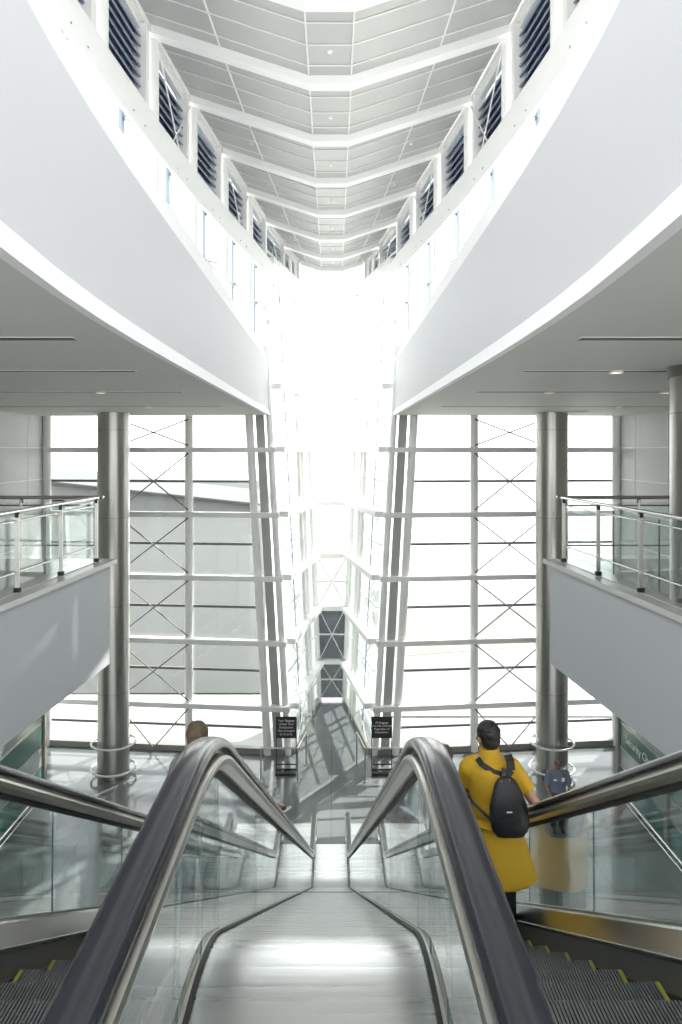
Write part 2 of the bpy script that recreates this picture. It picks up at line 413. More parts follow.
# ------------------------------------------------------------------ clerestory
for s, nm in SIDES:
    # posts
    for i, y in enumerate(BEAM_Y):
        if y < 5 or y > 22: continue
        x = wv(y)
        b = MB(); b.tube((s * x, y, 4.6), (s * x, y, ze(y) - .24), .115, None, 20)
        o = b.build('clerestory_post', M['frame'], smooth=SM)
        tag(o, 'white round post along the %s clerestory, %s of its row' % (nm, ORD[i - 1]), 'post', 'posts of the %s clerestory' % nm)
    # bays
    k = 0
    for y0, y1 in zip(BEAM_Y[1:], BEAM_Y[2:]):
        notch = y0 > 22.5
        a = Vector((s * (wv(y0) + .12), y0, 0)); c = Vector((s * (wv(y1) + .12), y1, 0)); dv = (c - a)
        k += 1
        def P(t, z, off=0.0):
            nrm = Vector((dv.y, -dv.x, 0)).normalized() * (1 if s > 0 else -1)
            p = a + dv * t + nrm * off; return Vector((p.x, p.y, z))
        r = empty('window_clerestory_%s' % nm if k == 1 else 'window_clerestory_%s' % nm); struct(r)
        b = MB(); b.bar(P(0, 7.43, -.26), P(1, 7.43, -.26), .06, .57); b.bar(P(0, 7.62), P(1, 7.62), .12, .24); b.build('spandrel', M['white'], r)
        e0, e1 = ze(y0), ze(y1)
        b = MB(); b.bar(P(0, e0 - .04), P(1, e1 - .04), .2, .16); b.build('head_rail', M['frame'], r)
        if not notch:
            b = MB(); b.bar(P(0, 4.68), P(1, 4.68), .2, .16); b.build('sill', M['frame'], r)
        b = MB(); b.bar(P(.04, 6.25), P(.96, 6.25), .07, .09); b.build('transom', M['frame'], r)
        b = MB(); b.bar(P(.5, 4.7), P(.5, 7.75), .05, .16, Vector((0, 1, 0))); b.build('glass_fin', M['bluefin'], r)
        b = MB()
        for z in (5.2, 6.25, 7.3):
            b.bar(P(.5, z, -.02), P(.38, z - .0, -.30), .02, .03); b.bar(P(.5, z, -.02), P(.62, z, -.30), .02, .03); b.ball(P(.5, z, -.06), .035, seg=10, ring=8)
        b.build('spider_fitting', M['chrome'], r)
        for t0, t1 in (() if notch else ((.02, .49), (.51, .98))):
            b = MB(); b.bar(P(t0, 6.13, .03), P(t1, 6.13, .03), .012, 2.74); b.build('glass_pane', M['glass'], r)
        # louvre as a thing
        lv = empty('louvre_vent', P(.5, 7.78)); inv = Matrix.Translation(-Vector(lv.location))
        def LB(): return MB()
        def fin(bb, name, m):
            bb.bm.transform(inv); return bb.build(name, m, lv)
        b = LB()
        for za, zb_, h in ((7.80, 7.80, .07), (e0 - .19, e1 - .19, .09)): b.bar(P(.09, za, .02), P(.93, zb_, .02), .12, h)
        for t in (.09, .88): b.bar(P(t, 7.76, .02), P(t, lerp(e0, e1, t) - .14, .02), .12 if t < .5 else .30, .09 if t < .5 else .22, Vector((0, 1, 0)))
        fin(b, 'frame', M['frame'])
        b = LB()
        nrm = (P(0, 0, 1) - P(0, 0, 0))
        for q in range(8):
            z = 7.92 + q * .175
            if z > e1 - .30: break
            b.bar(P(.11, z, .03), P(.86, z, .03), .19, .03, (Vector((0, 0, 1)) * .75 - nrm * .66).normalized())
        b.hexa([P(.10, 7.8, .12), P(.87, 7.8, .12), P(.87, 7.8, .13), P(.10, 7.8, .13), P(.10, e0 - .17, .12), P(.87, e1 - .2, .12), P(.87, e1 - .2, .13), P(.10, e0 - .17, .13)])
        fin(b, 'slats', M['louvre'])
        tag(lv, 'dark blue louvre vent high on the %s clerestory, %s of its row' % (nm, ORD[k - 1]), 'louvre vent', 'louvre vents of the %s clerestory' % nm)
        if k % 2 == 0 and k >= 4:
            br = empty('cross_brace', P(0.5, 7.0)); inv2 = Matrix.Translation(-Vector(br.location))
            b = MB(); b.tube(P(.10, e0 - .3, -.16), P(.90, 7.0, -.16), .016, None, 8); b.bm.transform(inv2); b.build('rod', M['frame'], br)
            b = MB(); b.tube(P(.10, 7.0, -.16), P(.90, e1 - .3, -.16), .016, None, 8); b.bm.transform(inv2); b.build('rod', M['frame'], br)
            b = MB(); b.ball(P(.5, 8.10, -.16), .04, seg=10, ring=8); b.bm.transform(inv2); b.build('turnbuckle', M['chrome'], br)
            tag(br, 'thin crossed tie rods before the louvres on the %s, %s pair' % (nm, ORD[k // 2 - 2]), 'cross brace', 'tie rods of the %s clerestory' % nm)

# ------------------------------------------------------------------ big glazed walls
def brace_x(r, A, B, z0, z1, off=-.12, vee=False):
    """crossed rods between tube lines A,B (functions z->Vector)"""
    n = Vector((0, off, 0))
    def one(p, q):
        b = MB(); b.tube(p, q, .020, None, 8)
        d = (q - p).normalized()
        b.tube(p, p + d * .16, .03, .02, 8); b.tube(q, q - d * .16, .03, .02, 8)
        b.build('brace_rod', M['rod'], r, smooth=SM)
    if vee:
        mid = (A(z0) + B(z0)) / 2 + n
        one(A(z1) + n, mid); one(B(z1) + n, mid)
    else:
        one(A(z0) + n, B(z1) + n); one(A(z1) + n, B(z0) + n)

for wi, (s, nm) in enumerate(SIDES):
    r = empty('window_%d' % (wi + 1)); struct(r)
    def pt(x, z, off=0.0): return Vector((s * x, wy(x) + off, z))
    lines = [lambda z: pt(9.0, z), lambda z: pt(6.62, z), lambda z: pt(4.42, z), lambda z: pt(xc(z) + .76, z)]
    for li, L in enumerate(lines):
        b = MB(); rad = .125 if li else .13
        b.tube(L(ZL), L(ZS + .02), rad, None, 20); b.build('mullion', M['frame'], r, smooth=SM)
    for z in TZ:
        b = MB()
        a = pt(9.05, z, -.04); c = Vector((s * (xc(z) - .02), wy(xc(z)) - .14, z))
        b.bar(a, c, .26, .12); b.bar(a + Vector((0, -.13, -.02)), c + Vector((0, -.10, -.02)), .03, .15)
        b.build('transom', M['frame'], r)
    for z in MZ:
        b = MB(); b.bar(pt(9.05, z, .10), pt(xc(z) + .8, z, .10), .06, .075); b.build('thin_transom', M['darkframe'], r)
    b = MB(); b.bar(pt(9.05, ZL + .09, .06), pt(xc(ZL) + .1, ZL + .09, .06), .22, .18); b.build('sill', M['sill'], r)
    zz = [ZL + .15] + sorted(TZ) + [ZS]
    for L1, L2 in zip(lines, lines[1:]):
        for z0, z1 in zip(zz, zz[1:]):
            a0, a1, c0, c1 = L1(z0), L1(z1), L2(z0), L2(z1)
            o = Vector((0, .12, 0)); e = Vector((0, .014, 0))
            b = MB(); b.hexa([a0 + o, c0 + o, c0 + o + e, a0 + o + e, a1 + o, c1 + o, c1 + o + e, a1 + o + e]); b.build('glass_pane', M['glass_left'], r)
    for z0, z1 in zip(zz[1:], zz[2:]):
        brace_x(r, lines[1], lines[2], z0 + .12, z1 - .12)
    brace_x(r, lines[1], lines[2], ZL + .1, TZ[0] - .12, vee=True)
    # leaning corner column: grey flat plate + inner tube
    b = MB()
    for (o0, o1, zlo, zhi) in ((.30, .56, ZL, ZS + .0),):
        p = []
        for z in (zlo, zhi):
            x0, x1 = xc(z) + o0, xc(z) + o1
            p += [Vector((s * x0, wy(x0) - .02, z)), Vector((s * x1, wy(x1) - .02, z)), Vector((s * x1, wy(x1) + .07, z)), Vector((s * x0, wy(x0) + .07, z))]
        b.hexa(p)
    b.build('leaning_plate', M['plate'], r)
    b = MB(); b.tube((s * (xc(ZL) + .13), wy(1.5), ZL), (s * (xc(8.6) + .13), wy(1.5), 8.6), .10, None, 20); b.build('mullion', M['frame'], r, smooth=SM)
    # glass between the leaning members
    z0, z1 = ZL + .1, ZS
    p = []
    for z in (z0, z1):
        x0, x1 = xc(z) + .2, xc(z) + .7
        p += [Vector((s * x0, wy(x0) + .10, z)), Vector((s * x1, wy(x1) + .10, z)), Vector((s * x1, wy(x1) + .112, z)), Vector((s * x0, wy(x0) + .112, z))]
    b = MB(); b.hexa(p); b.build('glass_pane', M['glass'], r)

# notch side walls
zz_n = [ZL + .1] + TZ + [3.90, 5.85, 7.75, 8.5]
TZN = TZ + [3.90, 5.85, 7.75]
for wi, (s, nm) in enumerate(SIDES):
    r = empty('window_%d' % (wi + 3)); struct(r)
    def NP(t, z, off=0.0):
        A = Vector((s * (xc(z) - .02), 22.72, z)); B = Vector((s * (xe(z) + .06), YE, z))
        n = Vector((s * 1.0, .16, 0)).normalized()
        return A + (B - A) * t + n * off
    for t in (.60, .72, .97):
        b = MB(); b.tube(NP(t, ZL), NP(t, 8.55), .075, None, 16); b.build('mullion', M['frame'], r, smooth=SM)
    for z in TZN:
        b = MB(); b.bar(NP(0, z, -.08), NP(1, z, -.08), .36, .17); b.build('transom', M['frame'], r)
    for z0, z1 in zip(zz_n, zz_n[1:]):
        zm = (z0 + z1) / 2
        b = MB(); b.bar(NP(.05, zm, .05), NP(.97, zm, .05), .05, .06); b.build('thin_transom', M['frame'], r)
        for t0, t1 in ((.03, .59), (.61, .71), (.73, .97)):
            q = [NP(t0, z0, .06), NP(t1, z0, .06), NP(t1, z0, .072), NP(t0, z0, .072), NP(t0, z1, .06), NP(t1, z1, .06), NP(t1, z1, .072), NP(t0, z1, .072)]
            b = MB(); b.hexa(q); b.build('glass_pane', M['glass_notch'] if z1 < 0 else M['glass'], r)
        if z0 < 3:
            for p, q in ((NP(.08, z0 + .12, -.05), NP(.57, z1 - .12, -.05)), (NP(.08, z1 - .12, -.05), NP(.57, z0 + .12, -.05))):
                b = MB(); b.tube(p, q, .014, None, 8); b.build('brace_rod', M['frame'], r)
        # grey fin with spider arms high up
        b = MB(); b.bar(NP(.30, z0 + .1, .02), NP(.30, z1 - .1, .02), .04, .05, Vector((0, 1, 0))); b.build('glass_fin', M['bluefin'], r)
    b = MB(); b.bar(NP(0, ZL + .08), NP(1, ZL + .08), .12, .16); b.build('sill', M['sill'], r)
# notch end wall
r = empty('window_5'); struct(r)
def EP(x, z, off=0.0): return Vector((x, YE + off, z))
for s in (-1, 1):
    b = MB(); b.tube(EP(s * (xe(ZL) + .06), ZL), EP(s * (xe(8.6) + .06), 8.6), .10, None, 18); b.build('mullion', M['frame'], r, smooth=SM)
for z in TZN:
    b = MB(); b.box((0, YE, z), (2 * xe(z) + .12, .22, .17)); b.build('transom', M['frame'], r)
for z0, z1 in zip(zz_n, zz_n[1:]):
    zm = (z0 + z1) / 2
    b = MB(); b.box((0, YE + .05, zm), (2 * xe(zm), .05, .05)); b.build('thin_transom', M['frame'], r)
    q = []
    for z in (z0, z1):
        x = xe(z); q += [EP(-x, z, .06), EP(x, z, .06), EP(x, z, .072), EP(-x, z, .072)]
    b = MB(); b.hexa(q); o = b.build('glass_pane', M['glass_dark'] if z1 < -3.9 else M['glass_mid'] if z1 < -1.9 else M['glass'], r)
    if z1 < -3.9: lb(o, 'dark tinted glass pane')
    if z0 < 3:
        x = xe(zm) - .06
        for p, q in ((EP(-x, z0 + .1, -.06), EP(x, z1 - .1, -.06)), (EP(-x, z1 - .1, -.06), EP(x, z0 + .1, -.06))):
            b = MB(); b.tube(p, q, .014, None, 8); b.build('brace_rod', M['frame'], r)

# ------------------------------------------------------------------ balconies (upper floor slabs)
def bx_(y): return 3.88 + .07 * (13.4 - y)
for s, nm in SIDES:
    r = empty('floor_balcony_' + nm); struct(r)
    ys_ = (-2.5, 4, 9, 13.1)
    b = MB(); b.prism([(s * (bx_(y) - .0), y) for y in ys_] + [(s * XW, 13.1), (s * XW, -2.5)], -1.85, -.09); b.build('slab', M['balcony'], r)
    b = MB(); b.prism([(s * (bx_(y) - .09), y) for y in (-2.5, 13.22)] + [(s * XW, 13.22), (s * XW, -2.5)], -.09, -.012); b.build('coping', M['coping'], r)
    b = MB(); b.prism([(s * (bx_(y) + .12), y) for y in (-2.5, 13.1)] + [(s * XW, 13.1), (s * XW, -2.5)], -.012, 0.0); b.build('deck', M['floor_up'], r)
# landing slab where the escalators start
b = MB(); b.box((0, -1.15, -.46), (9.6, 3.5, .92)); struct(b.build('floor_landing', M['floor_up']))

# ------------------------------------------------------------------ balcony guardrails
for s, nm in SIDES:
    g = empty('guardrail', (s * bx_(13.2), 13.2, 0)); inv = Matrix.Translation(-Vector(g.location))
    def fin(bb, name, m, smooth=None):
        bb.bm.transform(inv); return bb.build(name, m, g, smooth=smooth)
    def GP(y, z, off=.12): return Vector((s * (bx_(y) + off), y, z))
    def BP(x, z): return Vector((s * x, 12.95, z))
    x0 = bx_(12.95) + .12
    b = MB(); b.tube(GP(-2, 1.10), GP(13.1, 1.10), .028, None, 14); lb(fin(b, 'handrail', M['chrome'], SM), 'bright tubular top rail')
    b = MB(); b.tube(BP(x0 - .05, 1.10), BP(8.9, 1.10), .032, None, 14); lb(fin(b, 'handrail', M['sill'], SM), 'dark brown back top rail')
    for z in (.96, .26):
        b = MB(); b.tube(GP(-2, z, .16), GP(12.95, z, .16), .014, None, 10); fin(b, 'rod', M['chrome'], SM)
        b = MB(); b.tube(BP(x0, z), BP(8.9, z), .014, None, 10); fin(b, 'rod', M['rod'], SM)
    py = [12.8, 11.4, 10.05, 8.7, 7.35]
    for y in py:
        b = MB(); p = GP(y, 0); q = GP(y, 1.06)
        b.bar(p + Vector((0, 0, .03)), q, .055, .03, Vector((0, 1, 0))); o = fin(b, 'post', M['steel'])
        b = MB(); b.bar(p, p + Vector((0, 0, .06)), .085, .06, Vector((0, 1, 0))); b.bm.transform(inv); b.build('foot', M['black'], o)
        b = MB(); b.bar(q - Vector((0, 0, .05)), q + Vector((0, 0, .02)), .05, .05, Vector((0, 1, 0))); b.bm.transform(inv); b.build('cap', M['black'], o)
        for z in (.96, .26):
            b = MB(); b.tube(GP(y - .12, z, .14), GP(y + .0, z, .14), .022, None, 10); b.bm.transform(inv); b.build('clamp', M['chrome'], o)
    for x in (5.4, 6.9, 8.4):
        b = MB(); b.bar(BP(x, 0), BP(x, 1.06), .03, .055, Vector((0, 1, 0))); o = fin(b, 'post', M['steel'])
        b = MB(); b.bar(BP(x, 1.0), BP(x, 1.08), .045, .05, Vector((0, 1, 0))); b.bm.transform(inv); b.build('cap', M['black'], o)
    ed = [12.9, 11.05, 9.72, 8.35, 7.0, 5.7]
    for ya, yb in zip(ed, ed[1:]):
        b = MB(); b.bar(GP(ya - .02, .55, .19), GP(yb + .02, .55, .19), .012, .94); o = fin(b, 'glass_panel', M['glass_rail'])
        for y in (ya - .02, ):
            bb = MB(); bb.bar(GP(y, .08, .19), GP(y, 1.02, .19), .015, .015, Vector((0, 1, 0))); bb.bm.transform(inv); bb.build('edge', M['glass_edge'], o)
    for xa, xb in ((x0 + .05, 6.15), (6.19, 7.65), (7.69, 8.95)):
        b = MB(); b.bar(BP(xa, .55) + Vector((0, .05, 0)), BP(xb, .55) + Vector((0, .05, 0)), .012, .94); fin(b, 'glass_panel', M['glass_rail'])
    tag(g, 'glass guardrail with steel posts along the %s balcony edge' % nm, 'guardrail', None)

# ------------------------------------------------------------------ round steel columns
def steel_column(x, y, zlo, zhi, rad, label, rings=True):
    c = empty('steel_column', (x, y, zlo))
    H = zhi - zlo
    b = MB(); b.tube((0, 0, 0), (0, 0, H), rad, None, 56); b.build('shaft', M['steel'], c, smooth=SM)
    b = MB()
    zj = 2.4
    while zj < H: b.tube((0, 0, zj - .006), (0, 0, zj + .006), rad + .002, None, 56); zj += 2.5
    b.build('seam', M['rod'], c, smooth=SM)
    if not rings:
        b = MB(); b.tube((0, 0, H - .14), (0, 0, H - .001), rad + .03, None, 56); b.build('collar', M['steel_dark'], c, smooth=SM)
    if rings:
        for z in (.20, .93):
            b = MB(); b.torus((0, 0, z), rad + .17, .03); o = b.build('bumper_ring', M['frame'], c, smooth=SM)
            b = MB()
            for k in range(4):
                a = PI / 4 + k * PI / 2
                b.tube((math.cos(a) * (rad - .02), math.sin(a) * (rad - .02), z), (math.cos(a) * (rad + .16), math.sin(a) * (rad + .16), z), .018, None, 8)
            b.build('bracket', M['steel'], o)
    tag(c, label, 'column', 'round steel columns')
    return c
steel_column(PX(113.6, 21.3), 21.3, ZL, ZS, .45, 'round brushed steel column at the left, rising before the glazed wall')
steel_column(PX(551.7, 21.3), 21.3, ZL, ZS, .45, 'round brushed steel column behind the cap wearing guard')
steel_column(4.79, 9.45, 0.0, ZS, .40, 'steel column cut off by the right picture edge, on the balcony', rings=False)

# ------------------------------------------------------------------ soffit fittings
SY = [4.8, 7.1, 10.0, 13.6, 18.2]
SX = [2.45, 2.42, 2.62, 2.72, 2.72]
for s, nm in SIDES:
    for i, (y, x) in enumerate(zip(SY, SX)):
        sl = empty('slot_diffuser', (s * (x + XW - .6) / 2, y, ZS)); L = XW - .6 - x
        b = MB(); b.box((0, 0, -.003), (L, .19, .006)); b.build('slot', M['slot'], sl)  # flat strip, no recess cut; its shade is in the colour
        b = MB()
        for yy in (-.102, .102): b.box((0, yy, -.004), (L + .03, .014, .008))
        for xx in (-L / 2 - .008, L / 2 + .008): b.box((xx, 0, -.004), (.014, .19, .008))
        b.build('frame', M['soffit'], sl)
        tag(sl, 'long dark slot in the %s soffit, %s to the viewer' % (nm, ORD[i].replace('nearest', 'closest')), 'slot', 'slots in the %s soffit' % nm)
def downlight(px, py, d, label):
    o = empty('downlight', (PX(px, d), d, ZS))
    b = MB(); b.torus((0, 0, -.02), .085, .014, 28, 8); b.build('trim_ring', M['white'], o, smooth=SM)
    b = MB(); b.tube((0, 0, -.002), (0, 0, -.022), .075, .07, 24); b.build('lamp', M['lamp'], o)
    tag(o, label, 'downlight', 'warm downlights in the soffits')
for a in [(101, 393, 13.6, 'warm lit downlight in the left soffit slot, nearer of two'), (148, 407, 18.2, 'warm lit downlight in the left soffit, farther of two'),
          (616, 369, 10.0, 'warm lit downlight in the right soffit, nearest to the viewer'), (549, 390, 13.6, 'warm lit downlight in the right soffit above the steel column'),
          (665, 390, 13.6, 'warm lit downlight in the right soffit beside the cut-off column'), (515, 406, 18.2, 'warm lit downlight in the right soffit, farthest left'),
          (618, 406, 18.2, 'warm lit downlight in the right soffit near the side wall')]: downlight(*a)
for s, px, nm in ((-1, 86, 'left'), (1, 575, 'right')):
    o = empty('air_vent', (PX(px, 20.6), 20.6, ZS))
    b = MB(); b.box((0, 0, -.012), (.55, .55, .024)); b.build('plate', M['white'], o, bevel=.004)
    b = MB()
    for q in range(4): b.box((0, -.18 + q * .12, -.028), (.44, .05, .01))
    b.build('grille', M['joint'], o)
    tag(o, 'square white ceiling vent at the far end of the %s soffit' % nm, 'vent')

# ------------------------------------------------------------------ lower glass partitions under the balconies
def text_mesh(body, size, m, parent, loc, rot, extrude=.004, name='lettering', align='CENTER', space=1.0):
    cu = bpy.data.curves.new(name, 'FONT'); cu.body = body; cu.size = size; cu.extrude = extrude
    cu.align_x = align; cu.align_y = 'CENTER'; cu.space_line = space; cu.resolution_u = 3
    t = bpy.data.objects.new(name + '_tmp', cu); COL.objects.link(t)
    dg = bpy.context.evaluated_depsgraph_get(); me = bpy.data.meshes.new_from_object(t.evaluated_get(dg))
    bpy.data.objects.remove(t); me.materials.clear(); me.materials.append(m)
    o = bpy.data.objects.new(name, me); COL.objects.link(o); o.parent = parent; o.location = loc; o.rotation_euler = rot
    return o
for s, nm in SIDES:
    xp = s * 7.86
    g = empty('glass_partition', (xp, 20.2, ZL))
    yy = [20.2, 17.25, 14.3, 11.35, 8.4]
    for y in yy:
        b = MB(); b.box((0, y - 20.2, 2.77), (.14, .16, 5.54)); b.build('post', M['sill'], g)
    for ya, yb in zip(yy, yy[1:]):
        ym = (ya + yb) / 2 - 20.2; L = ya - yb - .18
        b = MB(); b.box((0, ym, .45), (.02, L, .62)); b.build('lower_panel', M['glass_green'], g)
        b = MB(); b.box((0, ym, 1.04), (.02, L, .50)); b.build('glass_panel', M['glass_grey'], g)
        b = MB(); b.box((0, ym, 1.63), (.03, L, .62)); b.build('sign_band', M['green_band'], g)
        b = MB(); b.box((0, ym, 3.74), (.02, L, 3.5)); b.build('glass_panel', M['glass_grey'], g)
        b = MB(); b.box((0, ym, .775), (.05, L, .03)); b.box((0, ym, .08), (.06, L, .12)); b.box((0, ym, 1.305), (.05, L, .03)); b.box((0, ym, 1.955), (.05, L, .03)); b.build('transom', M['steel'], g)
    b = MB(); b.tube((-s * .18, -.1, .28), (-s * .18, -11.8, .28), .03, None, 10); b.tube((-s * .18, -.1, .12), (-s * .18, -11.8, .12), .02, None, 10)
    b.build('kick_rail', M['chrome'], g, smooth=SM)
    if s > 0:
        text_mesh('Security Check', .30, M['sign_white'], g, (-.02, -1.40, 1.63), (PI / 2, 0, -PI / 2))
    tag(g, 'tall green glass partition with steel posts under the %s balcony' % nm, 'partition')

# ================================================================== ESCALATORS
RX_IN, RX_OUT = .389, 1.56
def epath(ztop, c, zbot, Rt=1.5, Rb=1.6, y0=.75, y1=17.0, n_in=26, newel=None):
    """side path (y,z) with matching sample counts: flat, arc, incline, arc, flat"""
    m = math.tan(math.radians(30))
    ya = (c - ztop) / m; yb = (c - zbot) / m
    tt = Rt * math.tan(PI / 12); tb = Rb * math.tan(PI / 12)
    pts = []
    def seg(p, q, n, last=False):
        for i in range(n + (1 if last else 0)):
            t = i / n; pts.append((lerp(p[0], q[0], t), lerp(p[1], q[1], t)))
    c30, s30 = math.cos(PI / 6), math.sin(PI / 6)
    A0 = (y0, ztop); A1 = (ya - tt, ztop); A2 = (ya + tt * c30, ztop - tt * s30)
    B1 = (yb - tb * c30, zbot + tb * s30); B2 = (yb + tb, zbot); B3 = (y1, zbot)
    seg(A0, A1, 4)
    for i in range(8):
        a = (PI / 6) * i / 8; pts.append((A1[0] + Rt * math.sin(a), A1[1] - Rt * (1 - math.cos(a))))
    seg(A2, B1, n_in)
    for i in range(8):
        a = PI / 6 - (PI / 6) * i / 8
        # arc centre above
        cy_, cz_ = B2[0], B2[1] + Rb
        pts.append((cy_ - Rb * math.sin(a), cz_ - Rb * math.cos(a)))
    seg(B2, B3, 4, last=True)
    return pts
NP_ = 4 + 8 + 26 + 8 + 5
def normals(pts):
    out = []
    for i in range(len(pts)):
        a = pts[max(0, i - 1)]; b_ = pts[min(len(pts) - 1, i + 1)]
        dy, dz = b_[0] - a[0], b_[1] - a[1]; L = math.hypot(dy, dz)
        out.append((-dz / L, dy / L))       # upward normal (ny,nz)
    return out
P_RAIL = epath(.96, 2.454, ZL + .96)
# add newel ends (semicircle) to the rail
def with_newel(pts, r=.34):
    a0 = pts[0]; a1 = pts[-1]
    pre = []; post = []
    for i in range(1, 13):
        a = PI * i / 12
        pre.append((a0[0] - r * math.sin(a), a0[1] - r + r * math.cos(a)))
        post.append((a1[0] + r * math.sin(a), a1[1] - r + r * math.cos(a)))
    return pre[::-1] + pts + post
P_RAILN = with_newel(P_RAIL)
P_GB = epath(.27, 1.722, ZL + .27)         # glass bottom
P_DE = epath(.16, 1.612, ZL + .16)         # deck edge
P_SK = epath(-.06, 1.41, ZL - .06)         # skirt bottom
def sweep(pts, prof, closed=True):
    """prof: (x, n) pairs -> rows along the path"""
    nr = normals(pts)
    return [[(x, p[0] + n[0] * k, p[1] + n[1] * k) for x, k in prof] for p, n in zip(pts, nr)]
rub_prof = [(-.047, -.022), (-.049, -.008), (-.043, .006), (-.030, .013), (0, .016), (.030, .013), (.043, .006), (.049, -.008), (.047, -.022), (.034, -.026), (-.034, -.026)]
steel_prof = [(-.018, -.027), (-.018, -.042), (-.056, -.050), (-.061, -.062), (-.056, -.082), (-.030, -.100), (.030, -.100), (.056, -.082), (.061, -.062), (.056, -.050), (.018, -.042), (.018, -.027)]

def make_escalator(cx, label):
    e = empty('escalator', (cx, 0, 0))
    hw = (RX_OUT - RX_IN) / 2
    for s in (-1, 1):
        gx = s * hw
        b = MB(); b.strip(sweep(P_RAILN, [(gx + x, k) for x, k in rub_prof]), closed=True); b.build('handrail', M['rubber'], e, smooth=math.radians(50))
        b = MB(); b.strip(sweep(P_RAILN, [(gx + x, k) for x, k in steel_prof]), closed=True); b.build('handrail_guide', M['rail_steel'], e, smooth=math.radians(30))
        gr = MB(); gr.strip(sweep(P_RAILN, [(gx + x, k) for x, k in [(-.012, -.098), (-.012, -.125), (.012, -.125), (.012, -.098)]]), closed=True); gr.build('gasket', M['black'], e)
        # glass panels
        nr = normals(P_RAIL)
        cuts = [0, 4, 8, 12] + list(range(15, 39, 3)) + [42, 46, NP_ - 1]
        cuts = sorted(set(cuts))
        top = [(p[0] - n[0] * .125, p[1] - n[1] * .125) for p, n in zip(P_RAIL, nr)]
        for a, c in zip(cuts, cuts[1:]):
            rows = []
            for i in range(a, c + 1):
                t, bt = top[i], P_GB[i]
                if i in (a, c):
                    # leave a narrow joint between panels
                    j = i + 1 if i == a else i - 1
                    t = (lerp(t[0], top[j][0], .012), lerp(t[1], top[j][1], .012)); bt = (lerp(bt[0], P_GB[j][0], .012), lerp(bt[1], P_GB[j][1], .012))
                rows.append([(gx - .006, t[0], t[1]), (gx + .006, t[0], t[1]), (gx + .006, bt[0], bt[1]), (gx - .006, bt[0], bt[1])])
            b = MB(); b.strip(rows, closed=True); o = b.build('glass_panel', M['glass_esc'], e)
            if c != cuts[-1]:
                b = MB(); b.bar((gx, top[c][0], top[c][1]), (gx, P_GB[c][0], P_GB[c][1]), .013, .006, Vector((1, 0, 0))); b.build('edge', M['glass_edge'], o)
        # newel end glass: half discs
        for (p0, sg) in ((P_RAIL[0], -1), (P_RAIL[-1], 1)):
            rows = []
            rr = .34 - .125
            arc = [(p0[0] + sg * rr * math.sin(PI * i / 10), p0[1] - .34 + rr * math.cos(PI * i / 10)) for i in range(11)]
            b = MB(); vs = [[b.bm.verts.new((gx + o_, y, z)) for y, z in arc] for o_ in (-.006, .006)]
            b.bm.faces.new(vs[0]); b.bm.faces.new(vs[1][::-1])
            for i in range(10): b.bm.faces.new((vs[0][i], vs[0][i + 1], vs[1][i + 1], vs[1][i]))
            b.build('glass_panel', M['glass_esc'], e)
        # inner deck (sloped towards steps) and skirt
        inn = -s
        rows = [[(gx + inn * .012, g[0], g[1]), (gx + inn * .055, g[0], g[1] - .012), (gx + inn * .068, g[0], g[1] - .030), (gx + inn * .13, d_[0], d_[1]), (gx + inn * .145, d_[0], d_[1] - .004), (gx + inn * .145, d_[0], d_[1] - .02), (gx + inn * .10, d_[0], d_[1] - .05), (gx + inn * .012, g[0], g[1] - .05)] for g, d_ in zip(P_GB, P_DE)]
        b = MB(); b.strip(rows, closed=True); b.build('inner_deck', M['deck_steel'], e, smooth=math.radians(25))
        rows = [[(gx + inn * .135, d_[0], d_[1] - .02), (gx + inn * .135, k_[0], k_[1]), (gx + inn * .125, k_[0], k_[1]), (gx + inn * .125, d_[0], d_[1] - .02)] for d_, k_ in zip(P_DE, P_SK)]
        b = MB(); b.strip(rows, closed=True); b.build('skirt_panel', M['steel_dark'], e)
        rows = [[(gx + inn * .150, k_[0], k_[1] + .055), (gx + inn * .150, k_[0], k_[1] + .035), (gx + inn * .13, k_[0], k_[1] + .035), (gx + inn * .13, k_[0], k_[1] + .055)] for k_ in P_SK]
        b = MB(); b.strip(rows, closed=True); b.build('skirt_brush', M['black'], e)
        # moulding holding the glass
        rows = [[(gx - .012, g[0], g[1] - .03), (gx - .012, g[0], g[1] + .010), (gx + .012, g[0], g[1] + .010), (gx + .012, g[0], g[1] - .03)] for g in P_GB]
        b = MB(); b.strip(rows, closed=True); b.build('glass_moulding', M['rail_steel'], e)
        # outer deck and cladding
        if s * cx > 0:
            oo = s
            rows = [[(gx + oo * .02, g[0], g[1]), (gx + oo * .20, g[0], g[1] - .01), (gx + oo * .22, g[0], g[1] - .05), (gx + oo * .22, g[0], g[1] - 1.05), (gx + oo * .19, g[0], g[1] - 1.05), (gx + oo * .19, g[0], g[1] - .06), (gx + oo * .02, g[0], g[1] - .05)] for g in P_GB]
            rows = [[(x, y, max(z, ZL - .02)) for x, y, z in rw] for rw in rows]
            b = MB(); b.strip(rows, closed=True); b.build('outer_cladding', M['steel'], e, smooth=math.radians(30))
    # underside
    rows = [[(-hw - .2, g[0], max(g[1] - 1.06, ZL - .02)), (hw + .2, g[0], max(g[1] - 1.06, ZL - .02)), (hw + .2, g[0], max(g[1] - 1.03, ZL - .01)), (-hw - .2, g[0], max(g[1] - 1.03, ZL - .01))] for g in P_GB]
    b = MB(); b.strip(rows, closed=True); b.build('underside_panel', M['steel'], e)
    # steps
    sw = hw - .155
    me_t = MB()
    me_t.box((0, -.2, -.012), (2 * sw, .405, .008))
    nr_ = 60
    for i in range(nr_):
        x = -sw + .02 + (2 * sw - .04) * i / (nr_ - 1)
        me_t.box((x, -.197, -.004), (0.0075, .412, .013))
    tread = me_t
    tob = tread.build('step', M['step'], None)
    rb = MB()
    rows = []
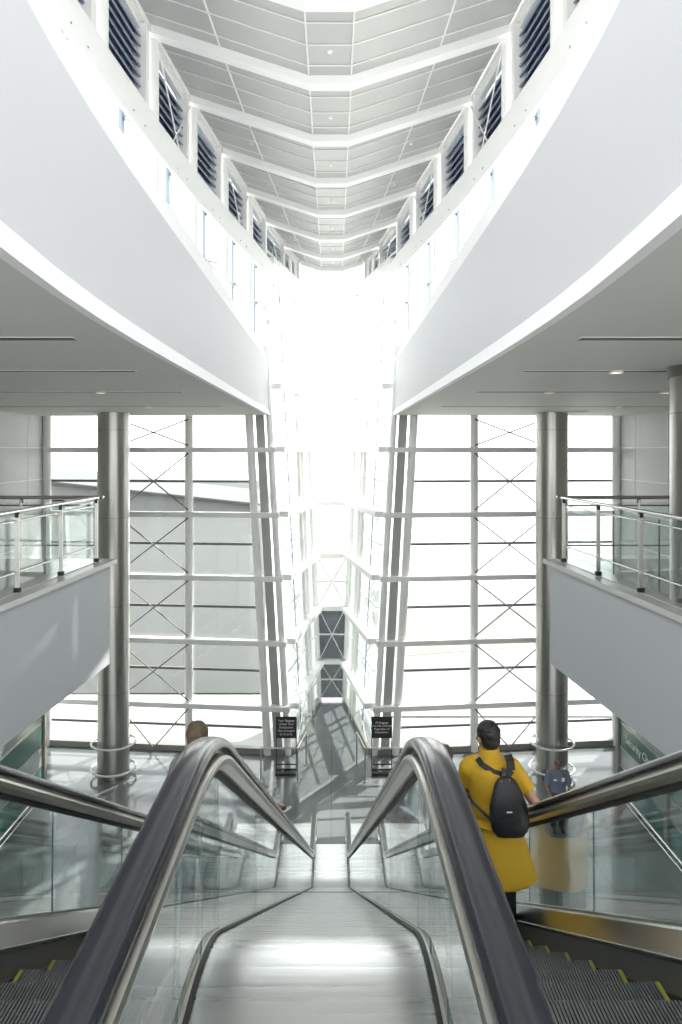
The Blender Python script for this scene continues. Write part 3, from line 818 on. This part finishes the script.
    for i in range(7):
        a = i / 6; rows.append([(-sw, -.004 - .05 * math.sin(a * PI / 2) * a, -.012 - .215 * a), (sw, -.004 - .05 * math.sin(a * PI / 2) * a, -.012 - .215 * a)])
    rb.strip(rows)
    for i in range(nr_ // 2):
        x = -sw + .03 + (2 * sw - .06) * i / (nr_ // 2 - 1)
        for (r0, r1) in zip(rows, rows[1:]):
            rb.bar((x, r0[0][1] + .004, r0[0][2]), (x, r1[0][1] + .004, r1[0][2]), .010, .010, Vector((1, 0, 0)))
    rob = rb.build('riser', M['stepdark'], tob)
    yb = MB()
    for sg in (-1, 1): yb.box((sg * (sw - .008), -.197, .0015), (.016, .41, .006))
    yb.box((0, -.385, -.001), (2 * sw, .016, .008))
    yob = yb.build('demarcation_line', M['yellow_line'], tob)
    m = math.tan(PI / 6)
    ys0 = 1.05; first = True
    y = ys0
    while y < 17.0:
        z = min(0.0, max(ZL, 1.49 - m * y + .0))
        # smooth transitions
        if y < 2.7: z = 0.0 if y < 2.45 else -.05
        if z > ZL + .0 and z < ZL + .06: z = ZL + .03
        if first: o = tob; first = False
        else:
            o = tob.copy(); COL.objects.link(o)
            for ch in (rob, yob):
                c2 = ch.copy(); COL.objects.link(c2); c2.parent = o
        o.parent = e; o.location = (0, y, z)
        y += .4
    # floor plates
    b = MB(); b.box((0, -.15, -.005), (2 * sw + .1, 1.5, .03)); b.build('landing_plate', M['steel_x'], e)
    b = MB(); b.box((0, 17.7, ZL + .008), (2 * sw + .3, 1.5, .02)); b.build('landing_plate', M['steel_x'], e)
    tag(e, label, 'escalator')
    return e
XC_ = (RX_IN + RX_OUT) / 2
make_escalator(-XC_, 'glass sided escalator left of the centre steel deck')
make_escalator(XC_, 'escalator on the right carrying the person in yellow')

# centre deck between the escalators
d = empty('centre_deck', (0, .8, 0)); inv = Matrix.Translation((0, -.8, 0))
P_CD = epath(.27, 1.722, ZL + .27, Rt=1.1)
rows = [[(-RX_IN + .02, g[0], g[1] - .005), (RX_IN - .02, g[0], g[1] - .005), (RX_IN - .02, g[0], g[1] - .05), (-RX_IN + .02, g[0], g[1] - .05)] for g in P_CD]
b = MB(); b.strip(rows, closed=True); b.bm.transform(inv); b.build('deck_sheet', M['steel_x'], d, smooth=math.radians(30))
for s in (-1, 1):
    rows = [[(s * (RX_IN - .028), g[0], g[1] - .004), (s * (RX_IN - .012), g[0], g[1] - .004), (s * (RX_IN - .012), g[0], g[1] + .006), (s * (RX_IN - .028), g[0], g[1] + .006)] for g in P_CD]
    b = MB(); b.strip(rows, closed=True); b.bm.transform(inv); b.build('edge_seal', M['black'], d)
nrm = normals(P_CD)
for i in (28,):
    g = P_CD[i]; b = MB(); b.box((0, g[0] - .8, g[1] + .0), (2 * RX_IN - .1, .02, .012)); b.build('joint_strip', M['steel_dark'], d)
g = P_CD[-1]
b = MB(); b.box((0, g[0] - .8 + .01, ZL + .13), (2 * RX_IN - .04, .03, .26)); b.build('end_plate', M['steel_x'], d)
tag(d, 'brushed stainless steel deck sloping down between the two escalators', 'deck')

# ------------------------------------------------------------------ sign stands and barrier rails
def sign_stand(px, d_, lines, label, size):
    x = PX(px, d_)
    o = empty('sign_stand', (x, d_, ZL))
    w_ = .60
    for s in (-1, 1):
        b = MB(); b.box((s * (w_ / 2 - .012), 0, .78), (.024, .024, 1.56)); b.build('post', M['sign_black'], o)
    b = MB(); b.box((0, 0, .045), (w_, .05, .05)); b.box((0, -.28, .03), (w_, .06, .05)); b.box((0, .0, .20), (w_, .03, .03))
    for s in (-1, 1): b.box((s * (w_ / 2 - .02), -.12, .02), (.03, .36, .03))
    b.build('base', M['sign_black'], o)
    bd = MB(); bd.box((0, -.02, 1.28), (w_, .02, .62)); bo = bd.build('board', M['sign_black'], o)
    text_mesh(lines, size, M['sign_white'], bo, (0, -.034, 1.28), (PI / 2, 0, 0), .003, space=1.12)
    tag(o, label, 'sign', 'black sign stands before the glazed notch')
sign_stand(286.3, 21.5, 'Your Baggage\nUnless Your\nDestination\nHas Changed\nat Security', 'black sign stand with five white lines of text, left of the walkway', .088)
sign_stand(381.7, 21.5, 'All Baggage\nMust Be Claimed\nRegardless of\nDestination', 'black sign stand with four white lines of text, right of the walkway', .083)
for s, nm in SIDES:
    o = empty('barrier_rail', (s * .95, 20.8, ZL))
    xin, xo = s * .95, s * 1.98
    ps = [(xo - s * .95, 0), (0, 0), (-s * .2, 1.15)]
    for (x, y) in ps:
        b = MB(); b.tube((x, y, 0), (x, y, .95), .022, None, 12); po = b.build('post', M['steel'], o, smooth=SM)
        b = MB(); b.tube((x, y, 0), (x, y, .015), .06, None, 16); b.build('base_plate', M['steel'], po)
    b = MB()
    for (p, q) in zip(ps, ps[1:]): b.tube((*p, .95), (*q, .95), .024, None, 12)
    for p in ps: b.ball((*p, .95), .024, seg=10, ring=8)
    b.build('top_rail', M['steel'], o, smooth=SM)
    tag(o, 'low L-shaped steel barrier rail around the %s sign stand' % nm, 'barrier rail')

# ------------------------------------------------------------------ outdoors
b = MB(); b.prism([(-90, 29), (-90, 230), (-21, 230), (-2.6, 29)], ZL - .24, ZL - .19)
tag(struct(b.build('ground_tarmac', M['asphalt'])), 'dark tarmac outside the left windows', 'ground')
bl = empty('concourse_building', (-32, 118, ZL - .2))
b = MB(); b.hexa([(-50, -6, 0), (20.6, -6, 0), (20.6, 24, 0), (-50, 24, 0), (-50, -6, 8.8), (20.6, -6, 1.2), (20.6, 24, 1.2), (-50, 24, 8.8)]); b.build('wall', M['concourse'], bl)
b = MB(); b.hexa([(-51, -7, 8.9), (21, -7, 1.22), (21, 25, 1.22), (-51, 25, 8.9), (-51, -7, 9.2), (21, -7, 1.5), (21, 25, 1.5), (-51, 25, 9.2)]); b.build('roof', M['concourse_roof'], bl)
for k in range(10):
    b = MB(); b.box((-46 + k * 4, -6.04, 1.4), (2.6, .06, 1.2)); b.build('window', M['glass_dark'], bl)
tag(bl, 'low grey concourse building with sloping roof outside the left windows', 'building')
b = MB(); b.prism([(2.6, 34.0), (2.6, 41), (9, 44), (40, 52), (40, 44), (12, 36.5)], ZL - .24, ZL - .185)
b2 = MB(); b2.prism([(1.9, 26.5), (2.6, 50), (60, 60), (60, 26.5)], ZL - .245, ZL - .20)
tag(struct(b2.build('ground_stand', M['stand'])), 'dull concrete aircraft stand just outside the right windows', 'ground')
tag(struct(b.build('ground_road', M['tan'])), 'tan service road crossing the apron outside the right windows', 'road')

# ================================================================== PEOPLE
def remesh_obj(mb, name, m, parent, vox, smooth_it=4):
    o = mb.build(name + '_tmp', m)
    md = o.modifiers.new('r', 'REMESH'); md.mode = 'VOXEL'; md.voxel_size = vox; md.use_smooth_shade = True
    if smooth_it:
        sm = o.modifiers.new('s', 'SMOOTH'); sm.factor = .5; sm.iterations = smooth_it
    dg = bpy.context.evaluated_depsgraph_get(); dg.update()
    me = bpy.data.meshes.new_from_object(o.evaluated_get(dg))
    bpy.data.objects.remove(o)
    me.materials.clear(); me.materials.append(m)
    me.polygons.foreach_set('use_smooth', [True] * len(me.polygons))
    q = bpy.data.objects.new(name, me); COL.objects.link(q); q.parent = parent
    return q
V = Vector
def hand(b, wrist, direction, palm_n, s, curl=.35, sc=1.0):
    """palm + five fingers; direction: towards fingertips, palm_n: palm normal, s: thumb side sign"""
    d = V(direction).normalized(); n = V(palm_n).normalized(); n = (n - d * n.dot(d)).normalized(); side = d.cross(n) * s
    c = V(wrist) + d * .048 * sc
    R = Matrix((side, d, n)).transposed()
    b.ball(c, (.040 * sc, .052 * sc, .017 * sc), R)
    lens = (.068, .078, .072, .055)
    for k in range(4):
        base = V(wrist) + d * .088 * sc + side * (.028 - k * .0185) * sc
        L = lens[k] * sc; dd = (d + side * (.10 - .07 * k)).normalized(); p = base; ang = curl
        for j, fr in enumerate((.45, .32, .23)):
            q = p + (dd * math.cos(ang) + n * math.sin(ang)) * L * fr
            b.limb(p, q, (.0092 - .0008 * j) * sc, (.0086 - .0008 * j) * sc, 8); p = q; ang += curl * 1.3
    p = V(wrist) + d * .028 * sc + side * .032 * sc
    q = p + (d * .6 + side * .75 + n * .35).normalized() * .040 * sc; r_ = q + (d * .9 + side * .15 + n * .5).normalized() * .032 * sc
    b.limb(p, q, .012 * sc, .0105 * sc, 8); b.limb(q, r_, .0105 * sc, .0085 * sc, 8)

def person(name, loc, rz, h, skin, arms, lean=(0, 0), wide=1.0, headyaw=0.0, headpitch=0.0, legs=None, vox=.009):
    """local: +y is forward. arms: {-1:(elbow,wrist,handdir,palm_n), 1:...} in local metres. returns root and dims"""
    r = empty(name, loc, rz); k = h / 1.75
    S = lambda x, y, z: V((x * k, y * k, z * k))
    lx, ly = lean
    def T(x, y, z):    # lean grows with height
        f = max(0, (z - .9) / .85); return S(x + lx * f, y + ly * f, z)
    b = MB()
    for s in (-1, 1):
        hp = S(s * .095 * wide, 0, .90); kn = S(s * .10 * wide, .02, .50); an = S(s * .10 * wide, -.02, .085)
        if legs and s in legs: kn, an = [S(*q) for q in legs[s]]
        b.limb(hp, kn, .088 * k * wide, .058 * k); b.limb(kn, an, .060 * k, .040 * k); b.ball(lerp(kn, an, .3) + S(0, -.015, 0), (.052 * k, .056 * k, .10 * k))
        b.ball(an + S(0, .06, -.045), (.045 * k, .125 * k, .040 * k)); b.ball(an + S(0, -.02, -.035), (.038 * k, .045 * k, .045 * k))
    b.ball(T(0, 0, .96), (.165 * k * wide, .118 * k * wide, .13 * k)); b.ball(T(0, .0, 1.10), (.145 * k * wide, .105 * k * wide, .16 * k)); b.ball(T(0, .0, 1.28), (.165 * k * wide, .115 * k, .19 * k))
    b.limb(T(-.165 * wide, -.005, 1.425), T(.165 * wide, -.005, 1.425), .055 * k, .055 * k); b.limb(T(0, -.01, 1.40), T(0, .01, 1.56), .066 * k, .055 * k)
    b.limb(T(-.10, -.01, 1.45), T(0, -.01, 1.50), .05 * k, .055 * k); b.limb(T(.10, -.01, 1.45), T(0, -.01, 1.50), .05 * k, .055 * k)
    J = {}
    for s in (-1, 1):
        sh = T(s * .195 * wide, -.005, 1.405); el, wr, hd, pn = arms[s]
        el = S(*el); wr = S(*wr)
        b.limb(sh, el, .052 * k * wide, .041 * k); b.limb(el, wr, .043 * k, .027 * k); b.ball(lerp(el, wr, .28), (.043 * k,) * 3)
        hand(b, wr, hd, pn, s if pn[2] <= 0 else s, sc=k)
        J[s] = (sh, el, wr)
    # head
    hc = T(0, .022, 1.632)
    R = (Matrix.Rotation(headyaw, 3, 'Z') @ Matrix.Rotation(headpitch, 3, 'X'))
    def H(x, y, z): return hc + R @ S(x, y, z)
    b.ball(H(0, -.008, .022), (.078 * k, .097 * k, .098 * k), R); b.ball(H(0, .018, -.035), (.062 * k, .076 * k, .080 * k), R); b.ball(H(0, .055, -.082), (.033 * k, .030 * k, .027 * k), R)
    b.limb(H(0, .090, .018), H(0, .108, -.022), .010 * k, .015 * k, 8); b.ball(H(0, .080, .034), (.055 * k, .016 * k, .010 * k), R)
    for s in (-1, 1):
        b.ball(H(s * .080, -.006, -.012), (.010 * k, .020 * k, .032 * k), R); b.ball(H(s * .045, .068, -.02), (.022 * k, .02 * k, .02 * k), R)
        b.ball(H(s * .014, .098, -.026), .0095 * k)
    b.ball(H(0, .088, -.055), (.022 * k, .010 * k, .007 * k), R); b.ball(H(0, .086, -.066), (.019 * k, .010 * k, .007 * k), R)
    body = remesh_obj(b, 'body', skin, r, vox * k, 2)
    for s in (-1, 1):
        e = MB(); e.ball((0, 0, 0), .0115 * k, seg=12, ring=8); eo = e.build('eye', M['eye'], body, smooth=SM); eo.location = H(s * .031, .076, .008)
        e = MB(); e.ball((0, 0, 0), (.006 * k, .003 * k, .006 * k), R, 10, 6); pu = e.build('pupil', M['black'], body, smooth=SM); pu.location = H(s * .031, .087, .008)
    return r, J, H, R, T, S, k

def shirt(r, J, T, S, k, m, wide=1.0, sleeve=.5, hem=.86, name='shirt', belly=0.0, vox=.010):
    b = MB(); g = .022
    lo = []
    for z_, ax, ay in ((hem, .176, .155), (hem + .12, .170, .152), (1.16, .166, .150), (1.26, .170, .155), (1.34, .172, .158), (1.40, .160, .150), (1.445, .125, .125), (1.475, .08, .09)):
        c_ = T(0, -.006, z_); lo.append([c_ + V(((ax * wide + g) * k * math.cos(2 * PI * i / 36), (ay + g) * k * math.sin(2 * PI * i / 36), 0)) for i in range(36)])
    b.strip(lo, closed=True)
    # squash the tube in y
    n = 28 * 2 + 0
    b.bm.verts.ensure_lookup_table()
    b.limb(T(-.165 * wide, -.005, 1.42), T(.165 * wide, -.005, 1.42), (.058 + g * .8) * k, (.058 + g * .8) * k); b.tube(T(0, -.012, 1.42), T(0, 0, 1.515), .085 * k, .070 * k, 20)
    for s in (-1, 1):
        sh, el, wr = J[s]
        b.limb(T(s * .10, -.01, 1.455), T(0, -.012, 1.47), .05 * k, .06 * k)
        if sleeve <= 1: q = lerp(sh, el, sleeve); b.ball(sh, (.056 * wide + g) * k); b.tube(sh, q, (.056 * wide + g) * k, (.052 + g * .9) * k, 20)
        else:
            q = lerp(el, wr, sleeve - 1); b.limb(sh, el, (.056 * wide + g * .8) * k, (.045 + g * .7) * k); b.tube(el, q, (.045 + g * .7) * k, (.032 + g * .6) * k, 18)
    return b, r, m, name, vox
def squash_y(b, cy, f, zmax, k):
    for v in b.bm.verts:
        if v.co.z < zmax and abs(v.co.x) < 1: v.co.y = cy + (v.co.y - cy) * f
def trousers(r, T, S, k, m, wide=1.0, bottom=.07, legs=None, name='trousers'):
    b = MB(); g = .016
    b.ball(T(0, 0, .97), ((.168 * wide + g) * k, (.122 * wide + g) * k, .13 * k))
    for s in (-1, 1):
        hp = S(s * .095 * wide, 0, .90); kn = S(s * .10 * wide, .02, .50); an = S(s * .10 * wide, -.02, .085)
        if legs and s in legs: kn, an = [S(*q) for q in legs[s]]
        b.limb(hp, kn, (.09 * wide + g) * k, (.062 + g) * k); q = lerp(kn, an, .96); b.tube(kn, q, (.063 + g) * k, (.055 + g) * k, 20)
    return remesh_obj(b, name, m, r, .010 * k, 2)
def shoes(r, T, S, k, m, wide=1.0, legs=None):
    for s in (-1, 1):
        an = S(s * .10 * wide, -.02, .085)
        if legs and s in legs: an = S(*legs[s][1])
        b = MB(); b.ball(an + S(0, .055, -.043), (.052 * k, .14 * k, .042 * k)); b.ball(an + S(0, -.02, -.03), (.046 * k, .055 * k, .052 * k)); b.box(an + S(0, .035, -.072), (.085 * k, .26 * k, .022 * k))
        remesh_obj(b, 'shoe', m, r, .008, 2)
def hair(H, R, k, r, m, length=0.0, bump=0.0):
    b = MB(); b.ball(H(0, -.016, .036), (.088 * k, .104 * k, .098 * k), R, 24, 18); b.ball(H(0, -.040, -.015), (.078 * k, .072 * k, .075 * k), R)
    for q in range(34):
        a = random.uniform(0, 2 * PI); e_ = random.uniform(-.1, 1.2)
        b.ball(H(.078 * math.cos(a) * math.cos(e_), -.018 + .092 * math.sin(a) * math.cos(e_) - (.02 if math.sin(a) > .3 else 0), .040 + .09 * math.sin(e_)), .016 * k, seg=8, ring=6)
    if length: b.ball(H(0, -.06, -.06), (.075 * k, .05 * k, length * k), R)
    # keep the face free
    cut = MB
    fn = R @ V((0, 1, -.55)).normalized(); fc = H(0, .048, .02)
    geom = list(b.bm.verts) + list(b.bm.edges) + list(b.bm.faces)
    o = remesh_obj(b, 'hair', m, r, .0075, 1)
    bm = bmesh.new(); bm.from_mesh(o.data)
    res = bmesh.ops.bisect_plane(bm, geom=list(bm.verts) + list(bm.edges) + list(bm.faces), plane_co=fc, plane_no=fn, clear_outer=True)
    ed = [e for e in bm.edges if e.is_boundary]
    if ed: bmesh.ops.holes_fill(bm, edges=ed, sides=0)
    bm.to_mesh(o.data); bm.free()
    return o

def nosing(y): return 1.49 - math.tan(PI / 6) * y
def step_z(y):
    k = math.ceil((y + .12 - 1.05) / .4); return nosing(1.05 + k * .4), 1.05 + k * .4
# --- person in yellow, seen from behind
D1 = 5.40
z1, ye = step_z(D1)
Y1 = ye - .17
W1 = .88
r, J, H, R, T, S, k = person('person', (1.29, Y1, z1 + .004), 0, 1.72, M['skin'],
    {1: ((.345, -.03, 1.09), (.24, .22, .98), (-.5, .85, -.1), (0, 0, -1)), -1: ((-.20, .15, 1.14), (-.14, .37, 1.04), (.3, .9, .0), (0, 0, -1))},
    lean=(-.05, .0), wide=W1, headyaw=math.radians(22), headpitch=math.radians(-4))
b, *_ = shirt(r, J, T, S, k, M['yellow'], wide=W1, sleeve=.56, hem=1.06)
squash_y(b, 0, .86, 1.24 * k, k)
# skirted lower part, flaring to the knee
rows = []
for z_, rx, ry, dx in ((1.14, .188, .142, -.025), (1.04, .184, .145, -.015), (.97, .192, .158, -.005), (.85, .212, .178, .01), (.72, .232, .20, .025), (.60, .250, .218, .04), (.53, .262, .23, .05)):
    row = []
    for i in range(40):
        a = 2 * PI * i / 40; fold = 1 + .022 * math.sin(a * 7 + z_ * 3) * (1.1 - z_)
        zz = z_ + (.035 * math.sin(a * 1.0 + 2.4) if z_ < .65 else 0)
        row.append(S(dx + .025 + rx * math.cos(a) * fold, ry * math.sin(a) * fold, zz))
    rows.append(row)
b.strip(rows, closed=True)
for z_ in (1.0, ):
    b.torus((-.012 * k, 0, z_ * k), .178 * k, .012 * k, 40, 8)
remesh_obj(b, 'tunic', M['yellow'], r, .011, 8)
b = MB()
b.tube(T(0, -.012, 1.44), T(0, .000, 1.555), .098 * k, .076 * k, 22); b.limb(T(-.12, -.01, 1.455), T(.12, -.01, 1.455), .052 * k, .052 * k); remesh_obj(b, 'collar', M['yellow'], r, .008, 1)
trousers(r, T, S, k, M['trousers'], wide=1.0); shoes(r, T, S, k, M['bag'], wide=1.0)
hair(H, R, k, r, M['hair'])
tag(r, 'person in a long mustard yellow tunic seen from behind on the right escalator', 'person')
# --- black sling backpack
bp = empty('backpack', (1.29 + .055 * k, Y1 - .16, z1 + 1.0 * k)); bo = V((1.29, Y1, z1))
def BL(x, y, z, up=.09): return (bo + S(x, y, z + up)) - V(bp.location)
rows = []
for z_, hw_, dp in ((.885, .05, .03), (.90, .085, .075), (.95, .112, .115), (1.03, .122, .13), (1.12, .118, .12), (1.20, .098, .10), (1.27, .074, .075), (1.31, .055, .045), (1.325, .035, .02)):
    row = []
    for i in range(24):
        a = 2 * PI * i / 24; ca, sa = math.cos(a), math.sin(a)
        sx = math.copysign(abs(ca) ** .7, ca) * hw_; sy = math.copysign(abs(sa) ** .7, sa) * dp / 2
        tilt = (z_ - 1.1) * -.06
        row.append(BL(.062 + sx * 1.20 + tilt, -.215 - dp * .15 + sy + (.02 if z_ > 1.2 else 0), z_))
    rows.append(row)
b = MB(); b.strip(rows, closed=True); bo_ = b.build('bag', M['bag'], bp, smooth=SM)
b = MB()
for i in range(7):
    a0 = PI * (.1 + .8 * i / 7); a1 = PI * (.1 + .8 * (i + 1) / 7)
    b.bar(BL(.055 + .085 * math.cos(a0), -.305, 1.02 + .06 * math.sin(a0)), BL(.055 + .085 * math.cos(a1), -.305, 1.02 + .06 * math.sin(a1)), .008, .008)
b.build('zip', M['black'], bo_)
b = MB(); b.box(BL(.050, -.308, 1.115), (.040, .006, .008)); b.build('brand_tab', M['badge'], bo_)
def strap(pts, w_, m=M['bag'], name='strap'):
    b = MB()
    for p, q in zip(pts, pts[1:]): b.bar(BL(*p), BL(*q), w_, .012, V((0, -1, .15)))
    return b.build(name, m, bp)
strap([(-.135, -.05, 1.405), (-.115, -.115, 1.385), (-.03, -.158, 1.345), (.03, -.160, 1.33), (.10, -.150, 1.335)], .042)
strap([(.06, -.158, 1.32), (.10, -.145, 1.36), (.105, -.10, 1.405), (.10, -.045, 1.43)], .06)
strap([(.035, -.165, 1.385), (.035, -.185, 1.34), (.04, -.19, 1.30)], .022)
strap([(-.05, -.19, .99), (-.12, -.175, 1.05), (-.19, -.12, 1.10), (-.21, -.04, 1.12)], .022)
b = MB(); b.box(BL(.035, -.185, 1.335), (.026, .014, .030)); b.box(BL(.01, -.22, 1.30), (.016, .012, .016)); b.box(BL(.07, -.22, 1.315), (.016, .012, .016)); b.build('buckle', M['steel'], bp)
tag(bp, 'small black nylon backpack on the back of the person in yellow', 'backpack')

# --- person in pale blue in front, on the same escalator
y2 = 6.3; z2, ye2 = step_z(y2)
r, J, H, R, T, S, k = person('person', (1.02, ye2 - .17, z2 + .004), 0, 1.68, M['skin'],
    {-1: ((-.35, -.03, 1.05), (-.585, .12, 1.16), (-.1, .9, -.35), (0, 0, -1)), 1: ((.27, -.02, 1.10), (.25, .16, .93), (0, .5, -.85), (-1, 0, 0))}, wide=1.0)
b, *_ = shirt(r, J, T, S, k, M['pale_blue'], sleeve=.8, hem=.84); squash_y(b, 0, .80, 1.24 * k, k); remesh_obj(b, 'shirt', M['pale_blue'], r, .011, 2)
trousers(r, T, S, k, M['jeans']); shoes(r, T, S, k, M['bag']); hair(H, R, k, r, M['hair_brown'])
tag(r, 'person in a pale blue shirt mostly hidden by the handrail, left of the yellow tunic', 'person')
# --- person on the left escalator
y3 = 5.9; z3, ye3 = step_z(y3)
r, J, H, R, T, S, k = person('person', (-1.06, ye3 - .17, z3 + .004), 0, 1.80, M['skin'],
    {1: ((.39, .18, 1.08), (.635, .30, .935), (.15, .9, -.3), (0, 0, -1)), -1: ((-.21, .02, 1.10), (-.16, .22, .95), (.3, .8, -.5), (1, 0, 0))}, wide=.80)
b, *_ = shirt(r, J, T, S, k, M['grey_shirt'], wide=.8, sleeve=.7, hem=.84); squash_y(b, 0, .80, 1.24 * k, k); remesh_obj(b, 'shirt', M['grey_shirt'], r, .011, 2)
trousers(r, T, S, k, M['jeans']); shoes(r, T, S, k, M['bag']); hair(H, R, k, r, M['hair_brown'], length=.075)
tag(r, 'brown haired person riding the left escalator, only the hair showing above the rail', 'person')
# --- guard
D4 = 18.15
r, J, H, R, T, S, k = person('person', (PX(557.5, D4), D4, ZL), PI, 1.74, M['skin_dark'],
    {1: ((.29, .02, 1.10), (.20, .13, .90), (-.4, .6, -.7), (0, -1, 0)), -1: ((-.29, .02, 1.10), (-.24, .10, .88), (.3, .5, -.8), (0, -1, 0))}, wide=1.08, vox=.010)
b, *_ = shirt(r, J, T, S, k, M['guard_shirt'], wide=1.1, sleeve=.85, hem=.90); squash_y(b, 0, .84, 1.24 * k, k)
so = remesh_obj(b, 'shirt', M['guard_shirt'], r, .012, 2)
b = MB(); b.box(T(-.085, .160, 1.32), (.085 * k, .012, .085 * k)); lb(b.build('badge', M['badge'], so), 'white square patch')
b = MB(); b.box(T(-.135, .150, 1.32), (.03 * k, .012, .085 * k)); b.build('badge_edge', M['badge_red'], so)
b = MB(); b.box(T(.10, .158, 1.31), (.09 * k, .012, .04 * k)); b.build('name_tag', M['badge'], so)
b = MB(); b.torus(T(0, 0, .96), .172 * k, .016 * k, 36, 8); b.build('belt', M['bag'], r, smooth=SM)
trousers(r, T, S, k, M['trousers'], wide=1.0); shoes(r, T, S, k, M['bag']); 
b = MB(); b.ball(H(0, -.006, .052), (.090 * k, .106 * k, .075 * k), R, 24, 16); b.ball(H(0, .10, .045), (.062 * k, .070 * k, .010 * k), R, 20, 10)
remesh_obj(b, 'cap', M['cap'], r, .008, 1)
hb = MB(); hb.ball(H(0, -.03, .0), (.080 * k, .075 * k, .07 * k), R); remesh_obj(hb, 'hair', M['hair'], r, .009, 1)
tag(r, 'uniformed person in cap and slate blue shirt standing before the right column', 'person')
